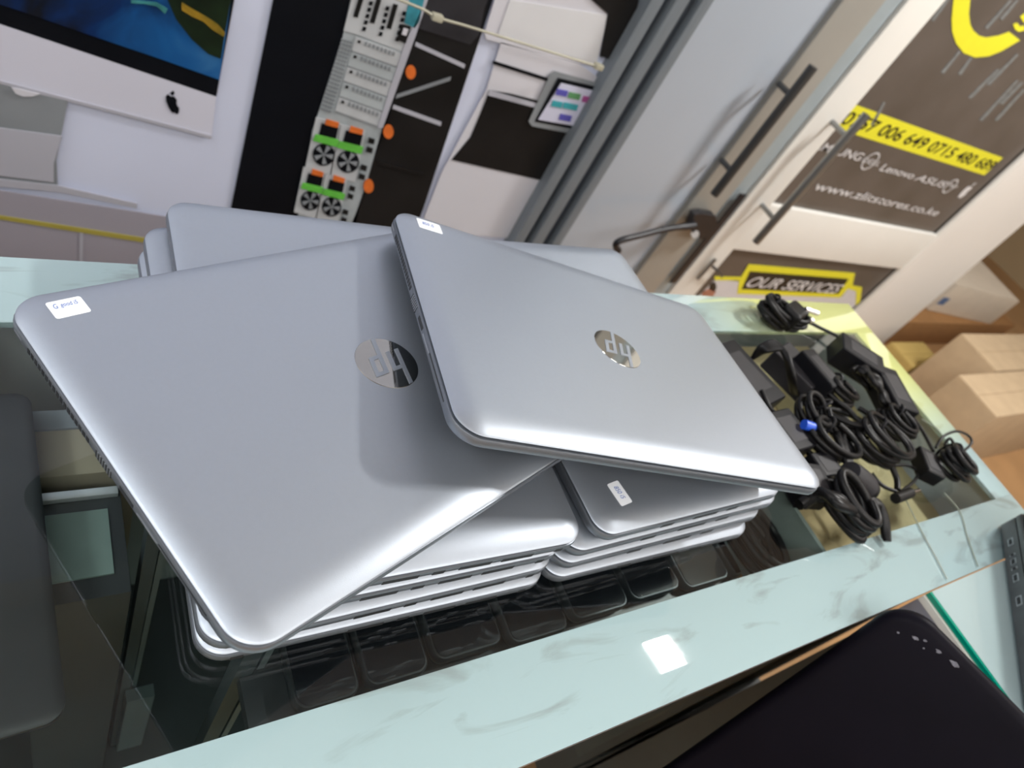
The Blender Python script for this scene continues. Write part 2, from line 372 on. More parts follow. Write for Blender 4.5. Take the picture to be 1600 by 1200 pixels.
# ================================================================== LAPTOPS
T = .0188                                   # thickness of one closed laptop
def laptop(name, label, W, L, M, group=None, badge=False, sticker=None, sticker_rot=0, ports='front', rc=.017, sticker_text=None, detail=True, lidr=.0035):
    """local frame: origin = near left corner of the outline at the rim of the lid, x along W, y along L, z up"""
    root = empty(name, label, 'laptop', M=M, group=group)
    zr = T - .0035                          # rim height above the table
    # silver base rim; tucked-under belly below has its undercut shade in the colour
    bm = bmesh.new()
    ring_loft(bm, W, L, rc, [(.0012, -.0112), (-.0003, -.0104), (-.0009, -.0086), (-.0009, -.0044), (-.0003, -.0034), (.0012, -.0030)])
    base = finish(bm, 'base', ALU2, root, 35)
    bm = bmesh.new()
    ring_loft(bm, W, L, rc, [(.014, -zr+.0006), (.009, -zr+.0010), (.0042, -.0136), (.0008, -.0113)])
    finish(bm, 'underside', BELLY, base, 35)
    # recessed dark gasket between base and lid
    bm = bmesh.new(); ring_loft(bm, W, L, rc, [(.0026, -.0034), (.0026, -.0008)]); finish(bm, 'screen_gasket', GAP, root, 35)
    # lid with pillowed border
    bm = bmesh.new()
    ring_loft(bm, W, L, rc, [(.0014, -.0020), (.0003, -.0017), (0, -.0010)] + [(.022*(k/12)**1.5, -.0008 + .0043*(1-(1-(k/12)**1.5)**2.5)) for k in range(1, 13)], seg=12)
    lid = finish(bm, 'lid', ALU, root, 60)
    if badge:
        r = .0235; cx, cy = W*.5+.0008, L*.5-.001
        bm = bmesh.new()
        bmesh.ops.create_cone(bm, cap_ends=True, segments=72, radius1=r, radius2=r-.0002, depth=.0003, matrix=Matrix.Translation((cx, cy, .00368)))
        bd = finish(bm, 'round_mirror_badge', MIRR, lid, 40); bd['label'] = 'round mirror finish badge'
        # letters h and p, upside down as seen from the camera, running to the rim of the disc
        bm = bmesh.new()
        sl = math.tan(R(19))
        def stroke(x0, x1, y0, y1):
            # letter space: x right, y up, slanted; mapped with a half turn
            vs = []
            for (x, y) in ((x0, y0), (x1, y0), (x1, y1), (x0, y1)):
                X = x + y*sl
                d = math.hypot(X, y)
                if d > .985: X *= .985/d; y *= .985/d
                vs.append((cx - X*r, cy - y*r))
            lo = [bm.verts.new((x, y, .00384)) for x, y in vs]; hi = [bm.verts.new((x, y, .00425)) for x, y in vs]
            bm.faces.new(hi); bm.faces.new(lo[::-1])
            for i in range(4): bm.faces.new((lo[i], lo[(i+1) % 4], hi[(i+1) % 4], hi[i]))
        w = .15; hx = .36
        # h: tall stem to the rim, arch, short right leg
        stroke(-.60, -.60+w, -hx, .96); stroke(-.60+w+.001, -.10-w-.001, hx-.13, hx); stroke(-.10-w, -.10, -hx, hx)
        # p: stem down to the rim, bowl
        stroke(.08, .08+w, -.96, hx); stroke(.08+w+.001, .58-w-.001, hx-.13, hx); stroke(.08+w+.001, .58-w-.001, -hx, -hx+.13); stroke(.58-w, .58, -hx, hx)
        finish(bm, 'badge_letters', ALU, lid)
    if sticker:
        cx, cy, w, h = sticker
        Ms = Matrix.Translation((cx, cy, .0036)) @ Matrix.Rotation(sticker_rot, 4, 'Z')
        bm = bmesh.new()
        ring_loft(bm, w, h, .0015, [(0, 0), (0, .00015)], seg=4)
        bmesh.ops.translate(bm, verts=bm.verts, vec=(-w/2, -h/2, 0))
        st = finish(bm, 'price_sticker', STICK, lid, M=Ms); st['label'] = 'white paper sticker with blue handwriting'
        if sticker_text:
            for k, (tx, a, b, cc, dd) in enumerate(sticker_text):
                text_obj('handwriting', tx, INK, st, Ms @ Matrix.Translation((a*w-w/2, b*h-h/2, .0003)), width=cc*w, height=dd*h, shear=.2)
    if detail:
        def slot(nm, a, b, z0, z1, side, m=PORT, out=.0002):
            bm = bmesh.new()
            if side == 'left': add_box(bm, (-.0009-out+.0012, (a+b)/2, (z0+z1)/2), (.0024, b-a, z1-z0))
            else: add_box(bm, ((a+b)/2, -.0009-out+.0012, (z0+z1)/2), (b-a, .0024, z1-z0))
            return finish(bm, nm, m, root)
        if ports == 'left':
            bm = bmesh.new(); v0, v1 = L*.585, L*.87; n = 17
            for i in range(n):
                a = v0 + (v1-v0)*i/n; add_box(bm, (0, a+(v1-v0)/n*.31, -.0062), (.0024, (v1-v0)/n*.62, .0036))
            finish(bm, 'cooling_vent', PORT, root)
            vg = slot('display_port', L*.49, L*.555, -.0100, -.0046, 'left')
            bm = bmesh.new()
            for i in range(6): add_box(bm, (-.0001, L*.492 + i*.0026 + .0006, -.0070), (.0024, .0009, .0052))
            fn = finish(bm, 'port_fins', PORTM, vg)
            slot('usb_port', L*.40, L*.455, -.0078, -.0048, 'left')
            slot('card_slot', L*.12, L*.30, -.0064, -.0054, 'left')
            slot('status_light', L*.895, L*.93, -.0068, -.0058, 'left', PORTM)
            slot('metal_latch', L*.305, L*.385, -.0078, -.0064, 'left', PORTM)
        else:
            for a, b in (((.07, .10), (.36, .46), (.50, .535), (.58, .68), (.715, .82), (.90, .925)) if ports == 'front' else ((.30, .36), (.47, .60), (.66, .72))):
                slot('side_port', W*a, W*b, -.0098, -.0056, 'front')
    return root

def M4(p, a, b, c):
    Rz = Matrix.Rotation(c, 3, 'Z'); Ry = Matrix.Rotation(b, 3, 'Y'); Rx = Matrix.Rotation(a, 3, 'X')
    return Matrix.Translation(Vector(p)) @ (Rz @ Ry @ Rx).to_4x4()

PA = (0.0781, 0.10669, 0.10874, -0.02291, 0.03402, 0.36282, 0.37342, 0.25062)
PB = (0.21135, 0.196, 0.15032, -0.12216, 0.08967, -0.1961, 0.36887, 0.25685)
laptop('closed_laptop', 'large silver laptop lying across the left stack, sticker and round mirror badge on its lid', PA[6], PA[7],
       M4(PA[:3], *PA[3:6]), badge=True, sticker=(.0268, .2326, .0193, .0138), sticker_rot=R(2), ports='left',
       sticker_text=[('G', .14, .55, .12, .28), ('good i5', .33, .52, .50, .30)], rc=.020)
laptop('closed_laptop', 'topmost silver laptop tilted over the gap between both stacks, round mirror badge on its lid', PB[6], PB[7],
       M4(PB[:3], *PB[3:6]), badge=True, sticker=(.029, .2378, .0222, .0148), sticker_rot=R(1), ports='left',
       sticker_text=[('850 i5', .2, .45, .5, .3)], rc=.020)
GL = 'closed silver laptops in the left stack'; GR = 'closed silver laptops in the right stack'
def stack_lap(k, xl, yl, xr, yr, dep, label, group, **kw):
    W = math.hypot(xr-xl, yr-yl); a = math.atan2(yr-yl, xr-xl)
    M = Matrix.Translation((xl, yl, (k+1)*T - .0035)) @ Matrix.Rotation(a, 4, 'Z')
    return laptop('closed_laptop', label, W, dep, M, group=group, **kw)
stack_lap(0, .0751, .1422, .3283, .1384, .332, 'silver laptop at the bottom of the left stack, flat on the glass', GL)
stack_lap(1, .0747, .1423, .3281, .1424, .331, 'silver laptop second from the bottom of the left stack', GL)
stack_lap(2, .0742, .1474, .3278, .1448, .328, 'silver laptop third from the bottom of the left stack', GL)
stack_lap(3, .0850, .1490, .3330, .1430, .337, 'topmost silver laptop of the left stack, right under the large badged one', GL)
stack_lap(0, .3305, .1384, .5828, .1372, .336, 'silver laptop at the bottom of the right stack, flat on the glass', GR, ports='front_few')
stack_lap(1, .3300, .1410, .5902, .1450, .334, 'silver laptop second from the bottom of the right stack', GR, ports='front_few')
stack_lap(2, .3300, .1420, .5989, .1480, .331, 'silver laptop third from the bottom of the right stack', GR, ports='front_few')
stack_lap(3, .3481, .1424, .5850, .1485, .333, 'topmost silver laptop of the right stack, small white sticker in its near left corner', GR, ports='front_few',
          sticker=(.0355, .0300, .0210, .0135), sticker_rot=R(-82), sticker_text=[('850 i5', .2, .35, .55, .35)])

# ================================================================== MURAL (a printed wall covering, flat)
mur = empty('wall_mural', 'large printed wall mural of a computer, a server rack and a printer behind the counter', 'wall poster', (0, YM+.011, 0))
DEP = Vector((0, .0012, 0))
def mp(name, pts, m, lay=0, parent=None, y=None):
    yy = (YM if y is None else y) - lay*.0016
    P = [oy(px, py, yy) - Vector((0, YM+.011, 0)) for px, py in pts]
    return prism(name, P, m, parent or mur, DEP)
xl = -1.2
bk = box('printed_sheet', (xl, -.009, FZ+.3), (oy(800, 0, YM).x+.25, 0, CZ-.2), MURW, mur)
# desktop computer picture
mp('printed_screen_bezel', [(-420,-190), (366,-190), (366,0), (338,151), (0,37), (-420,-105)], MURK, 1)
mp('printed_screen_picture', [(-400,-180), (362,-180), (361,0), (343,125), (250,92), (120,48), (40,20), (-40,-6), (-400,-110)], SEA, 2)
mp('printed_island', [(268,-40), (362,-40), (361,0), (350,60), (345,92), (325,84), (300,62), (275,30), (262,0)], SEAG, 3)
mp('printed_island_shore', [(284,4), (300,14), (325,28), (340,38), (352,52), (350,58), (332,47), (318,34), (300,26), (284,16)], SEAY, 4)
mp('printed_surf', [(205,0), (245,4), (262,14), (258,22), (245,10), (225,6), (205,5)], SEAT, 4)
mp('printed_computer_chin', [(-420,-100), (0,38), (338,151), (331,213), (0,127), (-420,15)], MURCHIN, 1)
mp('printed_shadow_edge', [(-100,98), (0,126), (331,212), (330,217), (0,131), (-100,103)], MURG, 2)
mp('printed_stand_shadow', [(-100,104), (0,132), (106,158), (88,250), (90,292), (-100,270)], MURS, 2)
mp('printed_stand_light', [(-100,170), (0,200), (97,213), (84,255), (84,285), (-100,262)], MURG, 3)
mp('printed_cable_loop', [(18,137), (30,139), (62,147), (50,151), (36,151), (24,146)], MURW2, 4)
mp('printed_table_edge', [(-100,283), (0,292), (90,300), (214,326), (214,318), (90,290), (0,280), (-100,268)], MURG, 3)
mp('printed_table_front', [(-100,290), (0,298), (213,331), (300,345), (300,480), (-100,450)], mat('mural_table_grey', (.36,.34,.39), .4, noise=.06, nscale=4), 2)
mp('printed_yellow_line', [(-100,322), (0,337), (130,357), (300,384), (300,391), (130,364), (0,343), (-100,328)], MURYL, 3)
mp('printed_table_seam', [(125,364), (130,365), (129,420), (124,420)], MURG, 3)
# bitten fruit logo on the chin of the printed computer
def fruit(cx, cy, s, slant):
    pts = []
    prof = [(0,.78),(.25,.90),(.55,.88),(.80,.62),(.70,.42),(.62,.18),(.70,-.08),(.90,-.24),(.72,-.66),(.46,-.96),(.22,-1.0),(0,-.90),(-.25,-1.0),(-.52,-.92),(-.82,-.45),(-.95,.10),(-.82,.62),(-.50,.90),(-.22,.88)]
    for x, y in prof:
        X, Y = x*s*.78, y*s
        pts.append((cx + X*.93 - Y*(-slant), cy + X*.30 - Y))
    return pts
mp('printed_fruit_logo', fruit(270, 163, 14.5, -.22), MURK, 2)
mp('printed_fruit_leaf', [(266,146), (271,142), (273,146), (269,150)], MURK, 2)
# black panel and server
mp('printed_black_panel', [(444,-120), (427,0), (362,320), (355,360), (640,380), (660,330), (750,60), (790,-60), (810,-120)], MURK, 1)
mp('printed_server_body', [(570,-60), (548,0), (535,60), (498,175), (488,205), (470,322), (462,350), (555,355), (560,330), (600,190), (655,30), (680,-60)], MURSIL, 2)
mp('printed_server_top_slots', [(553,-30), (549,2), (537,48), (558,54), (632,82), (662,0), (672,-30)], MURSIL2, 3)
for i in range(3):
    x = 563 + i*26
    mp('printed_slot_cover', [(x,-10+i*8), (x+7,-8+i*8), (x-4,28+i*9), (x-11,26+i*9)], MURK2, 4)
    for j in range(5):
        mp('printed_slot_dots', [(x+15-j*2.6, 2+i*8+j*10), (x+20-j*2.6, 3+i*8+j*10), (x+18-j*2.6, 9+i*8+j*10), (x+13-j*2.6, 8+i*8+j*10)], MURK, 4)
mp('printed_teal_ports', [(643,-12), (664,-6), (655,34), (648,44), (632,36), (636,16)], MURTL, 4)
mp('printed_network_port', [(628,38), (642,42), (634,68), (620,62)], MURK2, 5)
mp('printed_network_port_face', [(631,44), (638,46), (635,56), (628,54)], MURW2, 6)
# ventilation grid at the left of the server
for r_ in range(19):
    for c_ in range(4):
        t = r_/18
        x = 534 - 32*t + c_*(4.6 - .3*t) ; y = 60 + 108*t + c_*1.6
        mp('printed_grid_hole', [(x,y), (x+3,y+.9), (x+2,y+4.0), (x-1,y+3.1)], MURG if r_ > 20 else MURS, 3)
# expansion bays
for i in range(5):
    t = i/5.0
    xa, ya = 556 - 32*t, 57 + 118*t; xb, yb = 629 - 38*t, 83 + 116*t
    xa2, ya2 = 556 - 32*(t+.2), 57 + 118*(t+.2); xb2, yb2 = 629 - 38*(t+.2), 83 + 116*(t+.2)
    mp('printed_bay_cover', [(xa,ya+1), (xb,yb+1), (xb2,yb2-2), (xa2,ya2-2)], MURSIL2 if i % 2 == 0 else mat('mural_bay_%s' % 'abcde'[i], (.44,.48,.50), .4, noise=.1), 3)
    mp('printed_bay_line', [(xa2,ya2-2), (xb2,yb2-2), (xb2,yb2), (xa2,ya2)], MURS, 3)
    for j in range(8):
        x = xa + 15 + j*6.2; y = ya + 8 + j*2.3
        mp('printed_bay_dots', [(x,y), (x+3,y+1), (x+1.5,y+7), (x-1.5,y+6)], MURS, 4)
    mp('printed_bay_screw', [(xa+4,ya+6), (xa+8,ya+7), (xa+7,ya+11), (xa+3,ya+10)], MURK2, 4)
# power supplies with green handles, orange levers and fans
for row, (bx, by, s) in enumerate(((497, 190, 1.0), (477, 268, .88))):
    for c_ in range(2):
        x = bx + c_*38*s; y = by + c_*11*s
        mp('printed_supply_frame', [(x-3*s,y-7), (x+36*s,y+4), (x+20*s,y+84*s), (x-20*s,y+72*s)], MURSIL2, 3)
        mp('printed_supply_socket', [(x+6*s,y+3), (x+32*s,y+10*s), (x+27*s,y+32*s), (x,y+26*s)], MURK, 4)
        mp('printed_supply_lever', [(x+13*s,y-4), (x+33*s,y+2*s), (x+31*s,y+10*s), (x+11*s,y+5*s)], MUROR, 5)
        mp('printed_supply_handle', [(x-4*s,y+20*s), (x+33*s,y+29*s), (x+30*s,y+40*s), (x-8*s,y+30*s)], MURGR, 5)
        if y+52*s < 335:
            cx_, cy_ = x+9*s, y+52*s
            mp('printed_fan', [(cx_ + 17*s*math.cos(2*PI*k/24) - 3*s*math.sin(2*PI*k/24), cy_ + 17*s*math.sin(2*PI*k/24) + 3*s*math.cos(2*PI*k/24)) for k in range(24)], MURK, 4)
            for k in range(5):
                a = 2*PI*k/5
                mp('printed_fan_blade', [(cx_, cy_), (cx_+15*s*math.cos(a), cy_+15*s*math.sin(a)), (cx_+15*s*math.cos(a+.5), cy_+15*s*math.sin(a+.5))], MURS, 5)
    for j in range(2):
        x = bx + 80*s - j*12*s; y = by + 25*s + j*42*s
        mp('printed_side_socket', [(x,y), (x+9*s,y+3*s), (x+7*s,y+11*s), (x-2*s,y+8*s)], MURK2, 4)
        mp('printed_side_socket', [(x-3*s,y+14*s), (x+6*s,y+17*s), (x+4*s,y+25*s), (x-5*s,y+22*s)], MURK2, 4)
mp('printed_server_edge', [(672,-30), (678,-28), (648,60), (598,200), (590,200), (632,70), (660,10)], MURG, 4)
# open dark rack with shelves and orange knobs
mp('printed_dark_rack', [(682,-60), (655,30), (607,185), (556,333), (540,370), (640,372), (662,325), (748,62), (776,-60)], MURK2, 2)
for (a, b, c, d, mm) in ((650,66,727,101,MURG), (705,120,620,148,MURS), (615,164,690,191,MURG), (590,250,662,270,MURK2)):
    mp('printed_rack_shelf', [(a,b), (c,d), (c-1.5,d+6), (a-1.5,b+6)], mm, 3)
for (x, y) in ((642,113), (607,206), (576,291)):
    mp('printed_orange_knob', [(x + 8*math.cos(2*PI*k/16), y + 11*math.sin(2*PI*k/16)) for k in range(16)], MUROR, 4)
mp('printed_dark_shelf_top', [(655,-60), (790,-60), (757,12), (748,55), (735,70), (640,40), (660,0)], mat('mural_dark_top', (.035,.034,.040), .35, noise=.4, nscale=20), 3)
# white printer picture
mp('printed_pale_panel', [(776,-10), (790,-60), (1010,-60), (950,20), (930,105), (760,62), (757,52)], MURW2, 2)
mp('printed_pale_band', [(797,0), (950,24), (932,100), (778,55)], mat('mural_white_card', (.68,.68,.70), .4, noise=.03), 3)
mp('printed_machine_dark_top', [(905,-60), (1010,-60), (990,40), (962,95), (938,88), (950,22), (925,0)], MURK2, 4)
mp('printed_machine_body', [(783,66), (905,100), (940,125), (905,230), (850,290), (820,375), (655,360), (690,270), (760,140)], MURW2, 2)
mp('printed_paper_slot', [(771,95), (856,122), (855,127), (770,100)], MURK, 4)
mp('printed_machine_mouth', [(765,141), (800,147), (850,160), (900,190), (880,240), (851,283), (706,250), (735,215), (752,175)], MURK2, 3)
mp('printed_machine_lip', [(765,141), (850,165), (850,172), (762,149)], MURG, 4)
tb = mp('printed_touch_panel', [(866,111), (960,137), (925,215), (831,197), (826,190), (860,116)], MURS, 5)
mp('printed_touch_screen', [(872,122), (950,140), (918,206), (836,190)], MURK, 6)
mp('printed_touch_page', [(877,130), (944,146), (915,200), (841,187)], mat('mural_page_lilac', (.60,.60,.74), .35, noise=.05), 7)
for i, (x, y, w_, mm) in enumerate(((871,139,17,'b'), (890,144,18,'g'), (912,150,10,'r'), (864,157,16,'t'), (882,160,22,'t'), (876,178,18,'b'))):
    cm = {'b': mat('mural_icon_blue_%s' % 'abcdef'[i], (.10,.09,.42), .4), 'g': mat('mural_icon_green_%s' % 'abcdef'[i], (.10,.28,.12), .4), 'r': mat('mural_icon_plum_%s' % 'abcdef'[i], (.36,.08,.26), .4), 't': mat('mural_icon_teal_%s' % 'abcdef'[i], (.04,.33,.38), .4)}[mm]
    mp('printed_screen_icon', [(x,y), (x+w_,y+w_*.2), (x+w_-3,y+w_*.2+9), (x-3,y+9)], cm, 8)

# beige cord strung in front of the mural
bm = bmesh.new()
tube(bm, smooth_path([oy(560,-25,YM-.05), oy(655,12,YM-.05), oy(683,27,YM-.05), oy(740,44,YM-.05), oy(850,78,YM-.05), oy(935,104,YM-.05)], 6), .0022, 8)
for p in ((683, 27), (935, 104)): add_box(bm, oy(*p, YM-.05), (.018, .012, .010), bev=.003)
tag(finish(bm, 'hanging_cord', BLADE, None, 60), 'thin beige cord strung across the front of the printed mural', 'cord')

# ================================================================== GREY POST
xa = oy(790, 373, YM).x; xb = oy(862, 371, YM).x
post = empty('aluminium_post', 'grey grooved aluminium post between the mural and the double doors', 'post', ((xa+xb)/2, YM, FZ))
def ppart(nm, x0, x1, y0, y1, m):
    box(nm, (x0-(xa+xb)/2, y0-YM, 0), (x1-(xa+xb)/2, y1-YM, CZ-FZ-.003), m, post, bev=.002)
n_ = [(0,.22,.0,POSTM), (.22,.36,.012,POSTD), (.36,.60,-.006,POSTM), (.60,.80,.008,POSTD), (.80,1.0,-.008,POSTM)]
for a, b, off, m in n_:
    ppart('post_flange' if m is POSTM else 'post_groove', xa+(xb-xa)*a+.0005, xa+(xb-xa)*b-.0005, YM-.03+off, YM+.006, m)
struct(box('wall_return', (xb-.03, YM+.012, FZ), (xb-.002, YD+.03, CZ), POSTD))

# ================================================================== DOUBLE DOORS
def dx(px, py, y=YD): return oy(px, py, y).x
xs0 = (dx(1253,60)+dx(1104,290))/2          # panel | stile
xs1 = (dx(1322,60)+dx(1156,290))/2          # stile | blue edge
xs2 = (dx(1351,60)+dx(1184,290))/2          # blue edge | white frame
xg0 = (dx(1400,64)+dx(1234,290))/2          # white frame | dark glass
xg1 = dx(1462,364)
ldoor = empty('door_1', M=Matrix.Translation((xb, YD, FZ))); struct(ldoor)
def dpart(name, par, x0, x1, z0, z1, y0, y1, m, bev=.002):
    o = par.location
    return box(name, (x0-o.x, y0-o.y, z0-o.z), (x1-o.x, y1-o.y, z1-o.z), m, par, bev=bev)
dpart('frosted_panel', ldoor, xb, xs0, FZ+.01, CZ-.2, YD+.006, YD+.014, FROST, 0)
dpart('door_stile', ldoor, xs0, xs1, FZ+.01, CZ-.2, YD-.012, YD+.025, STILE, .010)
dpart('door_edge_strip', ldoor, xs1, xs2-.002, FZ+.01, CZ-.2, YD-.004, YD+.025, BLUEG)
rdoor = empty('door_2', M=Matrix.Translation((xs2, YD, FZ))); struct(rdoor)
zc0 = oy(1462,362,YD).z; zc1 = (oy(1156,387,YD).z + oy(1412,418,YD).z)/2
zc0 = (zc0 + oy(1246,328,YD).z)/2
dpart('door_stile', rdoor, xs2, xg0, FZ+.01, CZ-.2, YD-.015, YD+.025, DOORW, .004)
dpart('door_stile', rdoor, xg1, xg1+.09, FZ+.01, CZ-.2, YD-.015, YD+.025, DOORW, .004)
dpart('door_middle_rail', rdoor, xg0, xg1, zc1, zc0, YD-.013, YD+.025, DOORW, .004)
dpart('door_bottom_rail', rdoor, xg0, xg1, FZ+.01, FZ+.12, YD-.013, YD+.025, DOORW, .004)
for nm, z0, z1 in (('upper_glass', zc0, CZ-.2), ('lower_glass', FZ+.12, zc1)):
    dpart(nm, rdoor, xg0, xg1, z0, z1, YD+.004, YD+.010, PBLK, 0)
dpart('glass_gasket', rdoor, xg1-.012, xg1, zc0, CZ-.2, YD-.002, YD+.004, PBLK, 0)
dpart('glass_gasket', rdoor, xg1-.012, xg1, FZ+.12, zc1, YD-.002, YD+.004, PBLK, 0)
struct(box('trim_1', (xs2-.0018, YD+.03, CZ-.195), (xg1+.09, YD+.06, CZ), DOORW))
struct(box('trim_2', (xb, YD+.03, CZ-.195), (xs2-.002, YD+.06, CZ), DOORW))

# door poster film (upper): separate printed films on the glass
YP = YD + .0015
def poster_base(name, label, cat, x0, x1, z0, z1):
    o = empty(name, label, cat, ((x0+x1)/2, YP, (z0+z1)/2))
    b = box('printed_film', (x0-o.location.x, 0, z0-o.location.z), (x1-o.location.x, .0022, z1-o.location.z), PBRWN, o)
    return o
up = poster_base('door_poster', 'brown upper door poster with a big yellow letter and a phone number strip', 'poster', xg0+.002, xg1-.014, zc0+.002, CZ-.21)
lo = poster_base('door_poster', 'lower door poster headed OUR SERVICES with a yellow outline', 'poster', xg0+.002, xg1-.014, FZ+.122, zc1-.002)
def pp(par, name, pts, m, lay=1):
    P = [oy(px, py, YP - lay*.0012) - par.location for px, py in pts]
    return prism(name, P, m, par, Vector((0, .0009, 0)))
def ptext(par, name, body, a, b, hgt, m, lay, shear=.25, bold=.0):
    """baseline from pixel a to pixel b projected on the film; hgt in metres"""
    A = oy(*a, YP-lay*.0012); B = oy(*b, YP-lay*.0012)
    d = (B-A); w = d.length; d.normalize(); n = Vector((0, -1, 0)); u = n.cross(d)
    M = Matrix.Translation(A - par.location) @ Matrix((d, u, n)).transposed().to_4x4()
    return text_obj(name, body, m, par, M, width=w, height=hgt, shear=shear, bold=bold)
s0a, s0b = oy(1330,162,YP), oy(1562,244,YP)
ztop = (s0a.z+s0b.z)/2; zbot = (oy(1306,196,YP).z + oy(1534,276,YP).z)/2
x1s = oy(1550,262,YP).x
o_ = up.location
box('yellow_strip', (xg0+.004-o_.x, -.0012, zbot-o_.z), (x1s-o_.x, -.0003, ztop-o_.z), PYEL, up)
hh = ztop-zbot
zb_ = zbot + hh*.22
def at_z(px, z):          # point of the film under image column px at height z (search along the column)
    best = None
    for k in range(0, 1200, 1):
        p = oy(px, k-300, YP-.0024)
        if best is None or abs(p.z-z) < abs(best[0]): best = (p.z-z, k-300)
    return (px, best[1])
ptext(up, 'phone_number', '0757 006 649 0715 480 689', at_z(1312, zb_), at_z(1545, zb_), hh*.54, PBLK, 2, .10, .010)
def ztext(par, name, body, pxa, ya, pxb, hgt, m, lay=2, shear=.15, bold=.0):
    z = oy(pxa, ya, YP-.0024).z
    return ptext(par, name, body, (pxa, ya), at_z(pxb, z), hgt, m, lay, shear, bold)
ztext(up, 'brand_word', 'SAMSUNG', 1258, 229, 1342, hh*.36, PWHT, shear=.1, bold=.008)
# round ring with a dash, then two brand words and two round marks
c = oy(1360, 252, YP-.0024) - o_
rr = hh*.42
def ringm(par, name, c, r, w, m):
    bm = bmesh.new(); n = 40
    A = [bm.verts.new((c.x + r*math.cos(2*PI*k/n), c.y, c.z + r*math.sin(2*PI*k/n))) for k in range(n)]
    B = [bm.verts.new((c.x + (r-w)*math.cos(2*PI*k/n), c.y, c.z + (r-w)*math.sin(2*PI*k/n))) for k in range(n)]
    for k in range(n): bm.faces.new((A[k], A[(k+1) % n], B[(k+1) % n], B[k]))
    return finish(bm, name, m, par)
ringm(up, 'brand_ring', c, rr, rr*.14, PWHT)
ztext(up, 'brand_word', 'DELL', 1346, 253, 1372, hh*.22, PWHT, shear=0, bold=.0)
ztext(up, 'brand_word', 'Lenovo', 1373, 266, 1424, hh*.33, PWHT, shear=.1, bold=.008)
ztext(up, 'brand_word', 'ASUS', 1427, 281, 1474, hh*.33, PWHT, shear=.3, bold=.008)
c2 = oy(1485, 291, YP-.0024) - o_; ringm(up, 'brand_ring', c2, rr*.95, rr*.16, PWHT)
ztext(up, 'brand_word', 'hp', 1478, 292, 1492, hh*.26, PWHT, shear=.3, bold=0)
def fruit3(par, c, s, m):
    prof = [(0,.78),(.25,.90),(.55,.88),(.80,.62),(.66,.42),(.60,.18),(.66,-.08),(.90,-.24),(.72,-.66),(.46,-.96),(.22,-1.0),(0,-.90),(-.25,-1.0),(-.52,-.92),(-.82,-.45),(-.95,.10),(-.82,.62),(-.50,.90),(-.22,.88)]
    prism('fruit_mark', [Vector((c.x + x*s*.85, c.y, c.z + y*s)) for x, y in prof], m, par, Vector((0, .0006, 0)))
    prism('fruit_leaf', [Vector((c.x + x*s, c.y, c.z + y*s)) for x, y in ((.02,1.0),(.08,1.35),(.40,1.6),(.34,1.2))], m, par, Vector((0, .0006, 0)))
fruit3(up, oy(1508, 300, YP-.0024) - o_, hh*.36, PWHT)
ztext(up, 'web_address', 'www.zlitstores.co.ke', 1270, 296, 1462, hh*.40, PWHT, shear=.1, bold=.008)
# big yellow letter, partly out of the frame at the top
pp(up, 'yellow_letter', [(1490,-60), (1492,-20), (1487,30), (1488,50), (1494,68), (1506,83), (1524,90), (1545,88), (1565,80), (1594,63),
                         (1577,50), (1560,56), (1541,59), (1530,56), (1521,48), (1516,38), (1514,22), (1517,-10), (1524,-60)], PYEL, 1)
for pts in ([(1583,38), (1590,36), (1594,42), (1600,40), (1602,47), (1592,50), (1586,46)], [(1594,26), (1603,20), (1606,30), (1600,36)]):
    pp(up, 'yellow_small_letter', pts, PYEL, 1)
# printed rain streaks
for (xa_, ya_, xb_, yb_) in ((1457,32,1484,-4), (1427,28,1445,0), (1472,114,1500,80), (1499,116,1518,90), (1541,44,1580,0), (1564,30,1590,0), (1544,132,1590,85),
                             (1515,153,1560,108), (1532,188,1590,126), (1556,188,1600,140), (1362,196,1382,160), (1564,162,1598,128)):
    pp(up, 'rain_streak', [(xa_-2.2,ya_-1), (xa_+2.2,ya_+2), (xb_+1.6,yb_+1), (xb_-1.6,yb_-1)], PDROP, 1)
# lower poster artwork
pp(lo, 'light_grey_field', [(1118,436), (1160,441), (1155,455), (1315,464), (1326,450), (1342,454), (1345,470), (1330,500), (1250,560), (1060,560), (1085,470)], PGRY, 1)
pp(lo, 'yellow_outline', [(1116,432), (1158,433), (1170,413), (1336,427), (1332,446), (1347,449), (1343,478), (1337,487), (1338,455), (1325,451), (1313,465), (1152,459), (1155,438), (1118,438)], PYEL, 2)
pp(lo, 'heading_panel', [(1159,452), (1172,424), (1326,436), (1310,459), (1165,452)], PBLK, 3)
hz = oy(1172,424,YP-.0036).z - oy(1160,451,YP-.0036).z
ptext(lo, 'heading_text', 'OUR SERVICES', (1163,448), (1306, 459), hz*.62, PWHT, 4, .25, .012)
pp(lo, 'portrait_hair', [(1110,444), (1117,440), (1120,448), (1117,456), (1108,452)], PBLK, 2)
pp(lo, 'portrait_face', [(1098,456), (1110,450), (1119,455), (1113,466), (1095,470)], PSKIN, 2)

